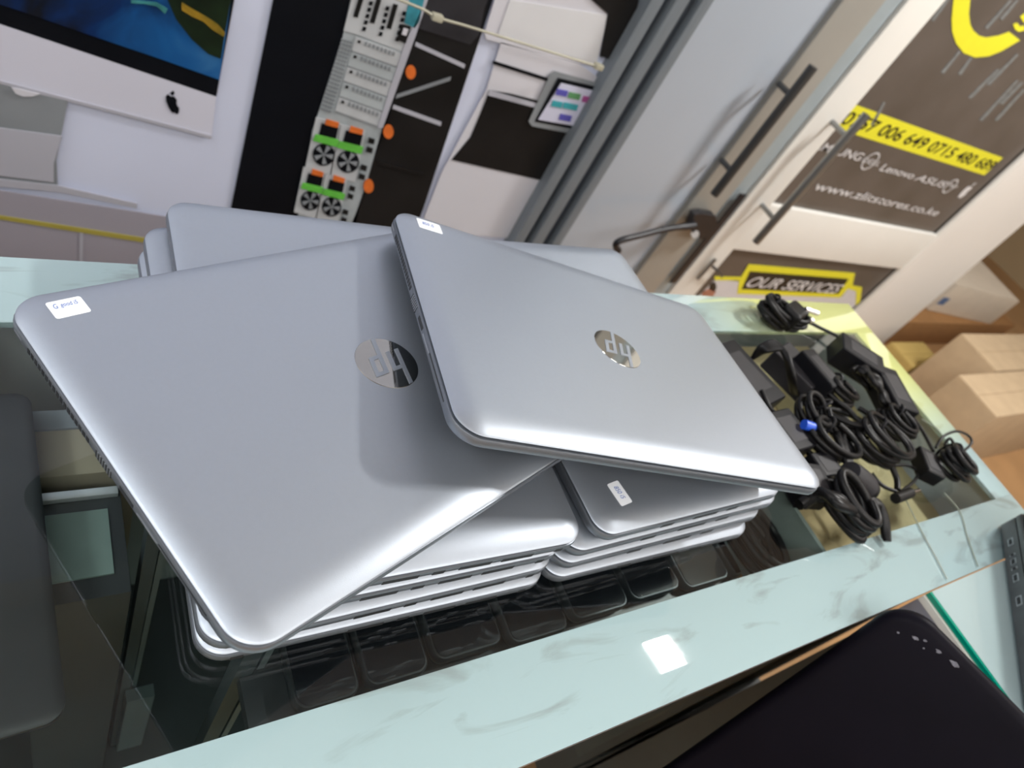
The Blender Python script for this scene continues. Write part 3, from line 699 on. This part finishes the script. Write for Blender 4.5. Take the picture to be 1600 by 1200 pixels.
# pull handles
def handle(name, label, a, b, sa, sb, yb, yr, m, r):
    P0, P1 = oy(*a, yb), oy(*b, yb)
    x = (P0.x+P1.x)/2
    root = empty(name, label, 'door handle', (x, yb, P1.z))
    bm = bmesh.new(); tube(bm, [Vector((0, 0, 0)), Vector((0, 0, P0.z-P1.z))], r, 16)
    finish(bm, 'grip_bar', m, root, 50)
    for s in (sa, sb):
        z = oy(*s, yb).z - P1.z
        bm = bmesh.new(); tube(bm, [Vector((0, r*.5, z)), Vector((0, yr-yb, z))], r*.62, 12); finish(bm, 'stand_off', m, root, 50)
    return root
handle('pull_handle', 'brushed steel pull handle on the white framed door with posters', (1343,175), (1192,380), (1318,212), (1218,345), YD-.085, YD-.015, HAND, .0125)
handle('pull_handle', 'dark grey pull handle on the frosted left door', (1262,100), (1125,306), (1232,148), (1150,270), YD-.065, YD-.012, HANDD, .0125)
# lock bar, black bracket and lever arm on the left door
lk = oy(1160,300,YD-.01); lk2 = oy(1068,440,YD-.01)
o = box('lock_bar', (lk.x-.016-.0, YD-.022, lk2.z), (lk.x+.012, YD-.0165, lk.z), BLK, None, bev=.003)
tag(o, 'long black lock bar on the meeting edge of the doors, below the dark handle', 'door lock')
br = empty('door_lever', 'black lever arm with a round bracket reaching from the meeting edge of the doors', 'lever', oy(1095,350,YD-.04))
bm = bmesh.new()
pts = [(1085,336), (1098,334), (1118,338), (1122,352), (1112,366), (1098,374), (1086,370), (1078,356)]
c0 = oy(1095,350,YD-.04)
P = [oy(px, py, YD-.05)-c0 for px, py in pts]
a = [bm.verts.new(p) for p in P]; b = [bm.verts.new(p+Vector((0,.024,0))) for p in P]
bm.faces.new(a); bm.faces.new(b[::-1])
for i in range(len(P)): bm.faces.new((a[i], b[i], b[(i+1) % len(P)], a[(i+1) % len(P)]))
finish(bm, 'bracket', BLK, br)
bm = bmesh.new(); tube(bm, smooth_path([oy(1085,352,YD-.055)-c0, oy(1040,358,YD-.06)-c0, oy(1000,368,YD-.07)-c0, oy(972,375,YD-.075)-c0, oy(962,382,YD-.075)-c0, oy(966,392,YD-.075)-c0], 5), [.011]*3+[.009]*20+[.010]*3, 10)
finish(bm, 'lever_arm', BLK, br, 60)
bm = bmesh.new(); tube(bm, [oy(1086,366,YD-.056)-c0, oy(1086,366,YD-.048)-c0], .012, 14); finish(bm, 'chrome_screw', PRONG, br, 40)
hb = empty('door_latch', 'small steel latch catch on the white door stile beside the lower poster', 'latch', oy(1112,420,YD-.02))
c0 = oy(1112,420,YD-.02)
bm = bmesh.new(); tube(bm, [oy(1090,436,YD-.026)-c0, oy(1118,405,YD-.026)-c0], .006, 10); finish(bm, 'latch_bolt', HAND, hb, 50)
bm = bmesh.new(); tube(bm, smooth_path([oy(1112,415,YD-.028)-c0, oy(1122,424,YD-.04)-c0, oy(1128,432,YD-.03)-c0], 4), .005, 8); finish(bm, 'latch_hook', HANDD, hb, 50)

# ================================================================== CARTONS right of the counter
def carton(name, label, c, s, rz, m, tape=True, tilt=0, group='cartons piled on the floor right of the counter', extra=None):
    Mx = Matrix.Translation(c) @ Matrix.Rotation(R(rz), 4, 'Z') @ Matrix.Rotation(R(tilt), 4, 'X')
    root = empty(name, label, 'carton', M=Mx, group=group)
    bm = bmesh.new(); add_box(bm, (0, 0, s[2]/2), s, bev=.004); finish(bm, 'carton_body', m, root, 40)
    bm = bmesh.new()
    add_box(bm, (0, s[1]/4+.0005, s[2]+.0015), (s[0]-.004, s[1]/2-.003, .003)); add_box(bm, (0, -s[1]/4-.0005, s[2]+.0015), (s[0]-.004, s[1]/2-.003, .003))
    finish(bm, 'carton_flaps', m, root)
    if tape:
        bm = bmesh.new(); add_box(bm, (0, 0, s[2]+.0033), (s[0]*.99, .05, .0006)); finish(bm, 'packing_tape', CARDY, root)
    return root
CART = []
def cbox(px, py, zt, s, rz, m, label, tilt=0, zb=None, **kw):
    p = oz(px, py, zt); c = Vector((p.x, p.y, (zt - s[2])))
    r = carton('cardboard_carton', label, c, s, rz, m, tilt=tilt, **kw); return r


def cart2(label, x0, x1, y0, y1, z0, z1, rz, m, tape):
    return carton('cardboard_carton', label, Vector(((x0+x1)/2, (y0+y1)/2, z0)), (x1-x0, y1-y0, z1-z0-.005), rz, m, tape=tape)
wbox = cart2('white carton with a small blue label, topmost behind the white pier', 3.98, 4.62, 1.26, 1.60, -.779, -.590, -8, CARDW, False)
o = box('blue_label', (-.315, -.1712, .05), (-.255, -.1702, .10), mat('faded_blue_label', (.10,.16,.30), .6), wbox)
cart2('low orange brown carton directly under the white carton', 3.60, 4.95, 1.215, 1.95, FZ+.001, -.780, 0, CARD2, False)
cart2('small yellowish carton on the floor between the orange one and the large pale tan one', 3.34, 3.66, .945, 1.10, FZ+.001, -.800, 0, CARDY, False)
cart2('large pale tan carton nearest the corner of the counter', 2.98, 4.60, .505, .710, FZ+.001, -.550, 0, CARD3, False)
cart2('pale tan carton behind the large one, far right', 3.34, 4.80, .718, .930, FZ+.001, -.550, 0, CARD3, False)

# ================================================================== CHARGERS on the glass
CG = 'laptop chargers piled on the right of the counter'
def brick_mesh(root, a, b, w, h, m, z0=0.0, name='power_brick', led=False):
    """brick lying from world point a to b (xy), root at a"""
    d = Vector((b.x-a.x, b.y-a.y, 0)); L = d.length; ang = math.atan2(d.y, d.x)
    bm = bmesh.new(); add_box(bm, (L/2, 0, h/2), (L, w, h), bev=.004, seg=3)
    Mx = Matrix.Translation((a.x-root.location.x, a.y-root.location.y, z0-root.location.z)) @ Matrix.Rotation(ang, 4, 'Z')
    o = finish(bm, name, m, root, 40, M=Mx)
    bm = bmesh.new(); add_box(bm, (L*.5, 0, h+.0002), (L*.62, w*.62, .0004)); finish(bm, 'rating_label', BRICKG, root, M=Mx)
    return o
def coil(root, c, rx, ry, ang, n, rad, tilt=0.0, jit=.18, m=None, name='coiled_cable', hgt=.012, tie=True):
    """bundle of n loops around world centre c"""
    bm = bmesh.new(); N = 26; pts = []
    for i in range(n):
        kx = 1+random.uniform(-jit, jit); ky = 1+random.uniform(-jit, jit); ox_ = random.uniform(-.12, .12)*rx; oy_ = random.uniform(-.12, .12)*ry
        ph = random.uniform(-.2, .2); zo = rad + hgt*i/max(n-1, 1); tl = random.uniform(-.25, .25)
        for k in range(N):
            t = 2*PI*k/N
            pts.append(Vector((ox_ + rx*kx*math.cos(t+ph*.2), oy_ + ry*ky*math.sin(t), zo + tl*.4*ry*math.sin(t+ph) + abs(tl)*.4*ry)))
    # blend the seams between loops
    pts2 = [sum((pts[max(0, min(len(pts)-1, i+j))] for j in range(-2, 3)), Vector())/5 for i in range(len(pts))]
    Mx = Matrix.Translation(c - root.location) @ Matrix.Rotation(ang, 4, 'Z') @ Matrix.Rotation(tilt, 4, 'X')
    zmin = min((Mx @ p).z for p in pts2) + root.location.z - rad
    fix = Matrix.Translation((0, 0, max(0.0, .0008 - zmin)))
    tube(bm, [fix @ Mx @ p for p in pts2], rad, 7)
    o = finish(bm, name, m or RUB, root, 70)
    if tie:
        bm = bmesh.new(); q = [Vector((rx + .010*math.cos(t), 0, rad + hgt/2 + (hgt/2+.006)*math.sin(t))) for t in [2*PI*k/14 for k in range(14)]]
        tube(bm, [fix @ Mx @ p for p in q], .0022, 6, closed=True); finish(bm, 'velcro_tie', BRICK, root, 60)
    return o
def cable(root, pts, rad=.0022, name='cable', m=None, n=7):
    bm = bmesh.new(); tube(bm, smooth_path([Vector(p)-root.location for p in pts], n), rad, 7); return finish(bm, name, m or RUB, root, 70)
def charger(label, c): return empty('laptop_charger', label, 'charger', (c.x, c.y, 0), CG)
def Z(px, py, z): return oz(px, py, z)


# brick and coil under the edge of the tilted laptop
c = Z(1170,575,0); r = charger('long flat charger brick partly hidden under the edge of the tilted laptop', c)
brick_mesh(r, Z(1128,535,.03), Z(1212,628,.03), .062, .030, BRICK)
cable(r, [Z(1190,610,.035), Z(1205,640,.03), Z(1225,655,.012), Z(1240,650,.006)], .003)
# coil with chrome plug at the far end
c = Z(1215,505,0); r = charger('cable coil with a chrome pronged plug at the far edge of the counter', c)
coil(r, Z(1196,500,.004), .022, .034, R(70), 4, .0036, R(16), hgt=.020)
coil(r, Z(1220,508,.004), .018, .030, R(40), 4, .0036, R(-12), hgt=.020, tie=False)
bm = bmesh.new(); add_box(bm, Z(1236,494,.026)-r.location, (.040,.030,.032), rot=Matrix.Rotation(R(20),3,'Z'), bev=.007, seg=3); finish(bm, 'mains_plug', RUB, r, 50)
bm = bmesh.new()
for dx_, dz_ in ((.0,.0), (.004,.012), (.010,-.004)):
    q = Z(1243,487,.030)-r.location; tube(bm, [q+Vector((dx_,-.006,dz_)), q+Vector((dx_+.024,-.014,dz_))], .0038, 8)
finish(bm, 'plug_prongs', PRONG, r, 40)
cable(r, [Z(1242,500,.02), Z(1260,502,.012), Z(1285,514,.010), Z(1310,526,.012)], .0028)
# coil looped over a grey brick
c = Z(1240,570,0); r = charger('worn grey charger brick with a cable looped over its left end', c)
brick_mesh(r, Z(1222,540,.032), Z(1282,598,.032), .052, .032, BRICKG)
for k in range(5):
    cable(r, [Z(1176+k*3,560-k*2,.020+k*.002), Z(1190+k*2,540+k*2,.040), Z(1212+k*3,535+k*3,.048), Z(1228+k*2,560+k*3,.044), Z(1234+k*2,590+k*2,.030), Z(1238+k*2,612+k,.010)], .0034, name='looped_cable')
# upright brick
c = Z(1290,580,0); r = charger('narrow charger brick standing on its long edge beside the worn grey one', c)
brick_mesh(r, Z(1262,545,.05), Z(1312,603,.05), .030, .050, BRICK)
cable(r, [Z(1312,606,.03), Z(1322,628,.02), Z(1318,655,.006), Z(1345,662,.004), Z(1375,655,.004)], .0022)
# two bricks end to end at the right
c = Z(1355,560,0); r = charger('long charger brick nearest the far right corner of the counter', c)
brick_mesh(r, Z(1318,530,.036), Z(1383,572,.036), .046, .036, BRICK)
c = Z(1400,610,0); r = charger('charger brick lying end to end with the far corner one', c)
brick_mesh(r, Z(1384,572,.034), Z(1422,640,.034), .044, .034, BRICK)
cable(r, [Z(1420,645,.016), Z(1438,668,.006), Z(1450,690,.006), Z(1458,705,.010)], .0026)
# tied bundle in front of them
c = Z(1360,600,0); r = charger('thick tied cable bundle in front of the two end to end bricks', c)
for k in range(9):
    j = random.uniform(-5,5); j2 = random.uniform(-5,5)
    cable(r, [Z(1334+j,578+j2,.010+.004*(k%4)), Z(1348+j2,576+j,.026+.003*(k%3)), Z(1368+j,596+j2,.030+.003*(k%4)), Z(1382+j2,622+j,.024+.003*(k%3)), Z(1394+j,645+j2,.010+.003*(k%4))], .0040, name='bundled_cable')
coil(r, Z(1342,590,.004), .018, .026, R(30), 3, .0035, R(10))
c = Z(1390,668,0); r = charger('open cable coil hanging below the tied bundle at the right', c)
coil(r, Z(1388,672,.004), .022, .028, R(60), 5, .0033, R(8), jit=.22, hgt=.022)
# heap in the middle
c = Z(1285,640,0); r = charger('charger brick with a blue band half buried in the middle of the heap', c)
brick_mesh(r, Z(1215,640,.034), Z(1262,700,.034), .050, .034, BRICK)
bm = bmesh.new(); tube(bm, [Z(1256,663,.040)-r.location, Z(1270,668,.040)-r.location], .0062, 12); finish(bm, 'blue_plug_tip', BLUEP, r, 50)
coil(r, Z(1254,650,.020), .024, .024, R(20), 4, .0036, R(20), hgt=.02)
c = Z(1295,640,0); r = charger('loose cable coil between the narrow brick and the middle of the heap', c)
coil(r, Z(1288,630,.006), .018, .038, R(85), 5, .0036, R(14), jit=.25, hgt=.026)
coil(r, Z(1308,668,.012), .018, .030, R(40), 4, .0036, R(-16), jit=.25, hgt=.02, tie=False)
c = Z(1355,705,0); r = charger('largest cable coil at the right side of the heap', c)
coil(r, Z(1350,706,.006), .024, .044, R(70), 7, .0036, R(10), jit=.25, hgt=.034)
cable(r, [Z(1330,668,.03), Z(1358,676,.03), Z(1382,708,.02), Z(1400,745,.010), Z(1402,765,.006)], .0040)
cable(r, [Z(1362,740,.006), Z(1378,758,.004), Z(1400,768,.006)], .0026)
c = Z(1412,768,0); r = charger('thin cable ending in a small black barrel plug on bare glass', c)
cable(r, [Z(1408,768,.006), Z(1428,752,.004), Z(1434,738,.004), Z(1420,728,.004), Z(1400,727,.004), Z(1388,730,.004)], .0022)
bm = bmesh.new(); tube(bm, [Z(1399,779,.007)-r.location, Z(1422,770,.007)-r.location], .0068, 10); finish(bm, 'barrel_plug', RUB, r, 50)
bm = bmesh.new(); tube(bm, [Z(1422,770,.007)-r.location, Z(1436,766,.007)-r.location], .0026, 8); finish(bm, 'plug_tip', PRONG, r, 50)
c = Z(1335,755,0); r = charger('charger with a chunky grey socket end at the near side of the heap', c)
bm = bmesh.new(); a_ = Z(1326,738,.034)-r.location; b_ = Z(1352,762,.022)-r.location
tube(bm, [a_, a_*.7+b_*.3, a_*.35+b_*.65, b_], [.014,.016,.0165,.0155], 20); finish(bm, 'socket_body', BRICKG, r, 50)
bm = bmesh.new(); tube(bm, [b_, b_+(b_-a_)*.22], .0135, 20); finish(bm, 'socket_collar', RUB, r, 50)
for k in range(6):
    cable(r, [Z(1300+k*3,676-k*2,.020+.004*(k%3)), Z(1310+k*2,690+k,.034), Z(1318+k*2,712+k,.034), Z(1328+k,738,.030)], .0036, name='ribbed_cable')
brick_mesh(r, Z(1282,705,.030), Z(1308,742,.030), .040, .030, BRICK)
c = Z(1310,800,0); r = charger('soft heap of thick cables closest to the camera, spilling onto the white edge', c)
for k in range(11):
    j = random.uniform(-8,8); j2 = random.uniform(-6,6)
    cable(r, [Z(1254+j,785+j2,.006+.004*(k%3)), Z(1280+j2,772+j,.022+.004*(k%4)), Z(1312+j,784+j2,.034+.003*(k%4)), Z(1338+j2,806+j,.026+.003*(k%3)), Z(1352+j,830+j2*.5,.008+.003*(k%3))], .0058, name='thick_cable')
coil(r, Z(1305,802,.004), .020, .034, R(20), 5, .0050, R(8), jit=.3, hgt=.026, tie=False)
for k in range(4):
    cable(r, [Z(1336+k*2,790+k*2,.020), Z(1366+k*2,782+k*2,.024), Z(1382-k,806,.018), Z(1386-k,846-k*2,.006)], .0046, name='cable_strap')
c = Z(1235,745,0); r = charger('dark charger brick right beside the near corner of the tilted laptop', c)
brick_mesh(r, Z(1262,722,.03), Z(1290,775,.03), .044, .030, BRICK)
coil(r, Z(1272,704,.006), .022, .034, R(70), 5, .0038, R(10), jit=.25, hgt=.03)
# bundle at the far right
c = Z(1470,725,0); r = charger('small wrapped charger cable at the right end of the counter with a thin raised loop', c)
brick_mesh(r, Z(1452,700,.024), Z(1468,740,.024), .030, .022, RUB, name='small_adapter')
coil(r, Z(1472,736,.004), .019, .028, R(70), 6, .0040, R(12), jit=.2, hgt=.026)
cable(r, [Z(1462,700,.012), Z(1474,682,.022), Z(1494,674,.026), Z(1512,680,.022), Z(1518,692,.018), Z(1504,706,.012), Z(1492,712,.010)], .0020)
cable(r, [Z(1476,695,.012), Z(1484,685,.020), Z(1492,698,.016), Z(1490,710,.010)], .0022)
bm = bmesh.new(); add_box(bm, Z(1497,722,.012)-r.location, (.024,.030,.018), rot=Matrix.Rotation(R(30),3,'Z'), bev=.004); finish(bm, 'mains_plug', RUB, r, 50)
# coil seen under the glass beside the right stack
o = empty('power_cable', 'coiled black power cable lying inside the cabinet below the right stack', 'cable', (Z(1195,840,-.05).x, Z(1195,840,-.05).y, -.0655))
cc = Z(1195,835,-.045)
for q in range(1):
    bm = bmesh.new(); N = 30; pts = []
    for i in range(6):
        for k in range(N):
            t = 2*PI*k/N; pts.append(Vector(((.023+.003*math.sin(i*2.1))*math.cos(t), (.044+.005*math.cos(i*1.7))*math.sin(t), .0050+.0050*i)))
    Mx = Matrix.Translation(Vector((.664, cc.y, -.0655)) - o.location) @ Matrix.Rotation(R(2), 4, 'Z')
    tube(bm, [Mx @ p for p in pts], .0042, 7); finish(bm, 'cable_loops', RUB, o, 70)
# thin clear wires trailing over the near right of the glass
for lab, pp_ in (('thin clear wire running from the glass to the near edge, left of its twin', [(1415,780),(1440,830),(1462,870),(1480,905)]),
                 ('thin clear wire running down to the near edge, right of its twin', [(1475,770),(1500,800),(1512,840),(1528,885)]),
                 ('thin clear wire curling away from the far right charger brick', [(1440,655),(1462,668),(1475,684)])):
    bm = bmesh.new(); tube(bm, smooth_path([Z(x,y,.0016) for x,y in pp_], 6), .0007, 6)
    tag(finish(bm, 'clear_wire', CLEARW, None, 70), lab, 'wire')


# ================================================================== CHAIR BACK in the corner
u = Vector((.3631, -.9318, 0)); s_ = (Vector((-.9318, -.3631, 0))*.3805 + Vector((0, 0, -1))).normalized()
n_ = u.cross(s_).normalized()
if n_.dot(CAM - Vector((.74, .02, 0))) < 0: n_ = -n_
A0 = oz(1418, 938, .06)
Mch = Matrix.Translation(A0) @ Matrix((u, s_, u.cross(s_).normalized())).transposed().to_4x4()
sgn = 1 if u.cross(s_).dot(n_) > 0 else -1
ch = empty('padded_chair', 'black vinyl chair back with a scuffed corner, leaning in the corner of the two counters', 'chair', M=Mch)
bm = bmesh.new()
prof = [(.004, -.020), (.001, -.017), (0, -.012), (0, -.006), (.003, -.002), (.008, 0)]
if sgn < 0: prof = [(i, -z) for i, z in prof]
ring_loft(bm, .38, .46, .034, prof, seg=10)
finish(bm, 'backrest_cushion', BLACKV, ch, 60)
bm = bmesh.new()
def blob(cx, cy, r, n=9, sx=1.0):
    vs = [bm.verts.new((cx + r*sx*random.uniform(.4, 1.1)*math.cos(2*PI*k/n), cy + r*random.uniform(.4, 1.1)*math.sin(2*PI*k/n), sgn*.0004)) for k in range(n)]
    bm.faces.new(vs)
for q in ((.050,.013,.0030,2.0), (.066,.011,.0035,2.2), (.030,.020,.0030,1.6), (.036,.015,.0024,1.6), (.018,.028,.0016,1.2), (.041,.021,.0014,1.2)): blob(q[0], q[1], q[2]*.75, 11, q[3])
finish(bm, 'scuff_marks', SCUFF, ch)
bm = bmesh.new()
for xx in (.12, .30): add_box(bm, (xx, .43, -sgn*.030), (.03, .55, .018), bev=.003)
finish(bm, 'backrest_frame', DGREY, ch, 40)


# shelf boards inside the cabinet
def iboard(name, lo, hi, m): cpart(name, lo, hi, m)
iboard('inner_riser', (.112, YF+.016, -.078), (.622, YB-.018, -.066), SHELF)
iboard('inner_tray', (.6225, YF+.016, -.078), (.698, YB-.018, -.066), mat('grey_green_board', (.20,.225,.22), .5, noise=.1))
iboard('inner_riser', (X0C+.018, YF+.016, -.078), (-.024, YB-.018, -.066), SHELF)
# dark devices lying side by side
xs_ = [(.140,.187),(.192,.243),(.249,.312),(.318,.380),(.388,.455),(.461,.527),(.533,.600),(.606,.620)]
labs = ['dark tablet under the glass, first from the left in the row','dark tablet under the glass, second from the left in the row','dark tablet under the glass, third from the left in the row','dark tablet under the glass, fourth from the left in the row','dark tablet under the glass, fifth from the left in the row','dark tablet under the glass, sixth from the left in the row','dark tablet under the glass, seventh from the left in the row','narrow dark tablet at the right end of the row under the glass']
EDG = mat('silver_rim_dim', (.055,.06,.065), .4, .5, noise=.1)
for (xa_, xb_), lb in zip(xs_, labs):
    yn = .116 + random.uniform(-.004, .004)
    t = empty('tablet', lb, 'tablet', (xa_, yn, -.0655), 'dark tablets lying side by side under the counter glass')
    bm = bmesh.new(); ring_loft(bm, xb_-xa_, .20, .010, [(.003,0),(.0005,.003),(0,.007),(0,.012),(.0012,.014)], seg=6); finish(bm, 'tablet_case', EDG, t, 40)
    bm = bmesh.new(); ring_loft(bm, xb_-xa_-.005, .195, .008, [(0,.0142),(0,.0150)], seg=6); bmesh.ops.translate(bm, verts=bm.verts, vec=(.0025,.0025,0)); finish(bm, 'tablet_screen', SCRN, t, 40)
# laptop lying flat at the left
Mx = Matrix.Translation((-.338, .132, -.0655+T-.0035)) @ Matrix.Rotation(R(2.6), 4, 'Z')
t = empty('dark_laptop', 'closed dark grey laptop lying under the glass at the far left', 'laptop', M=Mx)
bm = bmesh.new(); ring_loft(bm, .35, .245, .012, [(.012,-T+.0036),(.002,-T+.009),(0,-.003)]); finish(bm, 'base', DARKP, t, 40)
bm = bmesh.new(); ring_loft(bm, .35, .245, .012, [(.001,-.0024),(0,-.001),(0,.0015),(.002,.003),(.006,.0035)]); finish(bm, 'lid', mat('near_black_lid', (.022,.024,.026), .45, noise=.2, nscale=40), t, 40)
# grey shelf uprights with their brackets
UPD = mat('upright_grey', (.10,.115,.125), .4, .4, noise=.1); UPL = mat('upright_light_grey', (.22,.25,.26), .35, .5, noise=.1)
yu = .262
def upr(pa, pb, y0, z0, z1, m, nm='shelf_upright', dy=.012):
    x0 = oy(pa[0], pa[1], y0).x; x1 = oy(pb[0], pb[1], y0).x
    cpart(nm, (x0, y0, z0), (x1, y0+dy, z1), m)
upr((228,850), (250,850), yu, -.599, -.010, UPD)
upr((252,850), (262,850), yu+.002, -.599, -.010, UPL)
xq = oy(205,1080,yu).x; zq = oy(205,1075,yu).z; zr_ = oy(200,1150,yu).z
cpart('upright_bracket', (xq-.006, yu-.014, min(zq,zr_)), (xq+.020, yu-.001, max(zq,zr_)), UPL)
upr((372,1045), (398,1045), .150, -.066-.5, -.012, UPD)
upr((402,1045), (412,1045), .152, -.066-.5, -.012, UPL)
iboard('lower_shelf', (X0C+.018, YF+.016, -.608), (X1C-.018, YB-.018, -.600), SHELF)
# tan carton, steel strip and pale card seen through the glass at the left
o = empty('small_carton', 'tan carton standing inside the cabinet below the large badged laptop', 'carton', (.03, .365, -.5995))
box('carton_body', (-.048, -.030, 0), (.040, .030, .52), mat('tan_board', (.36,.30,.225), .8, noise=.05), o, bev=.002); box('carton_flap', (-.048, .012, .5205), (.040, .030, .523), mat('grey_board', (.22,.235,.27), .6, noise=.05), o)
o = empty('storage_box', 'black storage box inside the cabinet with a steel strip and a pale card on top', 'box', (.032, .286, -.5995))
box('box_body', (-.043, -.050, 0), (.024, .040, .512), SHELF, o, bev=.002)
box('steel_strip', (-.034, .030, .5122), (.022, .037, .518), mat('bright_steel_strip', (.75,.76,.78), .3, .6, noise=.05), o, bev=.001)
box('pale_card', (-.026, -.034, .5122), (.014, .020, .5140), mat('pale_green_card', (.20,.26,.24), .5, noise=.15, nscale=40), o)
# carton under the right pane
o = empty('small_carton', 'open brown carton inside the cabinet, seen through the right hand glass', 'carton', (.91, .25, -.5995))
box('carton_body', (-.195, -.200, 0), (.205, .205, .52), CARD, o, bev=.003)
box('carton_flap', (-.195, -.200, .5205), (0, .205, .524), mat('carton_flap_tan', (.66,.47,.25), .85, noise=.2), o)
box('carton_flap', (.003, -.200, .5205), (.205, .205, .524), mat('carton_flap_olive', (.60,.47,.26), .85, noise=.2), o)
o2 = box('orange_tape_strip', (.6235, .105, -.0655), (.629, .32, -.062), CARD2, None); tag(o2, 'narrow orange brown strip under the glass beside the coiled cable', 'strip')



ra, rb = oz(1566,870,0), oz(1597,1115,0)
dv = (rb-ra).normalized(); angv = math.atan2(dv.y, dv.x)
far = ra - dv*.07
def dark_lap(z0, th, label, topm, off=0):
    # local x along the visible side towards the camera, local y to the right (away)
    nrm = Vector((-dv.y, dv.x, 0))
    if nrm.x < 0: nrm = -nrm
    Mx = Matrix(((dv.x, nrm.x, 0, far.x+off*nrm.x), (dv.y, nrm.y, 0, far.y+off*nrm.y), (0, 0, 1, z0), (0, 0, 0, 1)))
    t = empty('dark_laptop', label, 'laptop', M=Mx, group='dark grey laptops stacked on the return counter')
    bm = bmesh.new(); ring_loft(bm, .315, .26, .012, [(.004,.0006),(.0,.004),(0,th*.72)]); finish(bm, 'base', DGREY, t, 40)
    bm = bmesh.new(); ring_loft(bm, .315, .26, .012, [(.001,th*.74),(0,th*.78),(0,th*.96),(.002,th)]); finish(bm, 'lid', topm, t, 40)
    for a, b in ((.045,.058),(.075,.079),(.084,.094),(.100,.104),(.112,.125),(.15,.165)):
        bm = bmesh.new(); add_box(bm, ((a+b)/2, .0006, th*.42), (b-a, .0024, .0075)); pr_ = finish(bm, 'port_rim', PORTM, t)
        bm = bmesh.new(); add_box(bm, ((a+b)/2, -.0002, th*.42), ((b-a)*.7, .0020, .0042)); finish(bm, 'port_opening', PORT, pr_)
BROWNT = mat('brown_metal_lid', (.16,.085,.06), .35, .5, noise=.1)
dark_lap(0, .034, 'dark grey laptop lying on the corner of the return counter, under the brown lidded one', DGREY)
dark_lap(.0345, .034, 'dark grey laptop with a brown lid on top at the right edge of the picture', BROWNT)


# ================================================================== LIGHTS
def ceiling_light(x, y, sx, sy, power, label, col=(1, .98, .95)):
    r = empty('ceiling_light', label, 'ceiling light', (x, y, CZ), 'flat ceiling light panels')
    box('light_frame', (-sx/2-.012, -sy/2-.012, -.022), (sx/2+.012, sy/2+.012, -.0005), WHITE, r)
    box('light_diffuser', (-sx/2, -sy/2, -.030), (sx/2, sy/2, -.0222), LIGHTM, r)
    ld = bpy.data.lights.new('ceiling_light_lamp', 'AREA'); ld.shape = 'RECTANGLE'; ld.size = sx; ld.size_y = sy; ld.energy = power; ld.color = col
    lo_ = bpy.data.objects.new('ceiling_light_lamp', ld); COL.objects.link(lo_); lo_.parent = r; lo_.location = (0, 0, -.034)
    return r

ceiling_light(2.40, .31, .16, .38, 58, 'small ceiling light panel over the right end of the counter')
ceiling_light(3.9, -1.5, 1.1, .9, 15, 'added unseen ceiling light panel near the right wall', (1,.98,.94))  # unseen lamp, added to warm the light on the right side
ceiling_light(-.9, -1.2, 1.6, 1.1, 15, 'ceiling light panel behind and left of the camera', (.93,.97,1))
ceiling_light(1.4, -1.7, 2.0, 1.3, 9, 'ceiling light panel behind the camera', (1,.99,.97))
ceiling_light(-1.6, .4, .5, .9, 17, 'ceiling light panel over the left end of the counter', (.90,.96,1))

w = bpy.data.worlds.new('world'); SC.world = w; w.use_nodes = True
bg = w.node_tree.nodes['Background']; bg.inputs[0].default_value = (.8, .88, 1, 1); bg.inputs[1].default_value = .3
SC.view_settings.view_transform = 'Standard'; SC.view_settings.look = 'None'
SC.view_settings.exposure = 0.20; SC.view_settings.gamma = 1.0
try: SC.view_settings.use_curve_mapping = False
except Exception: pass
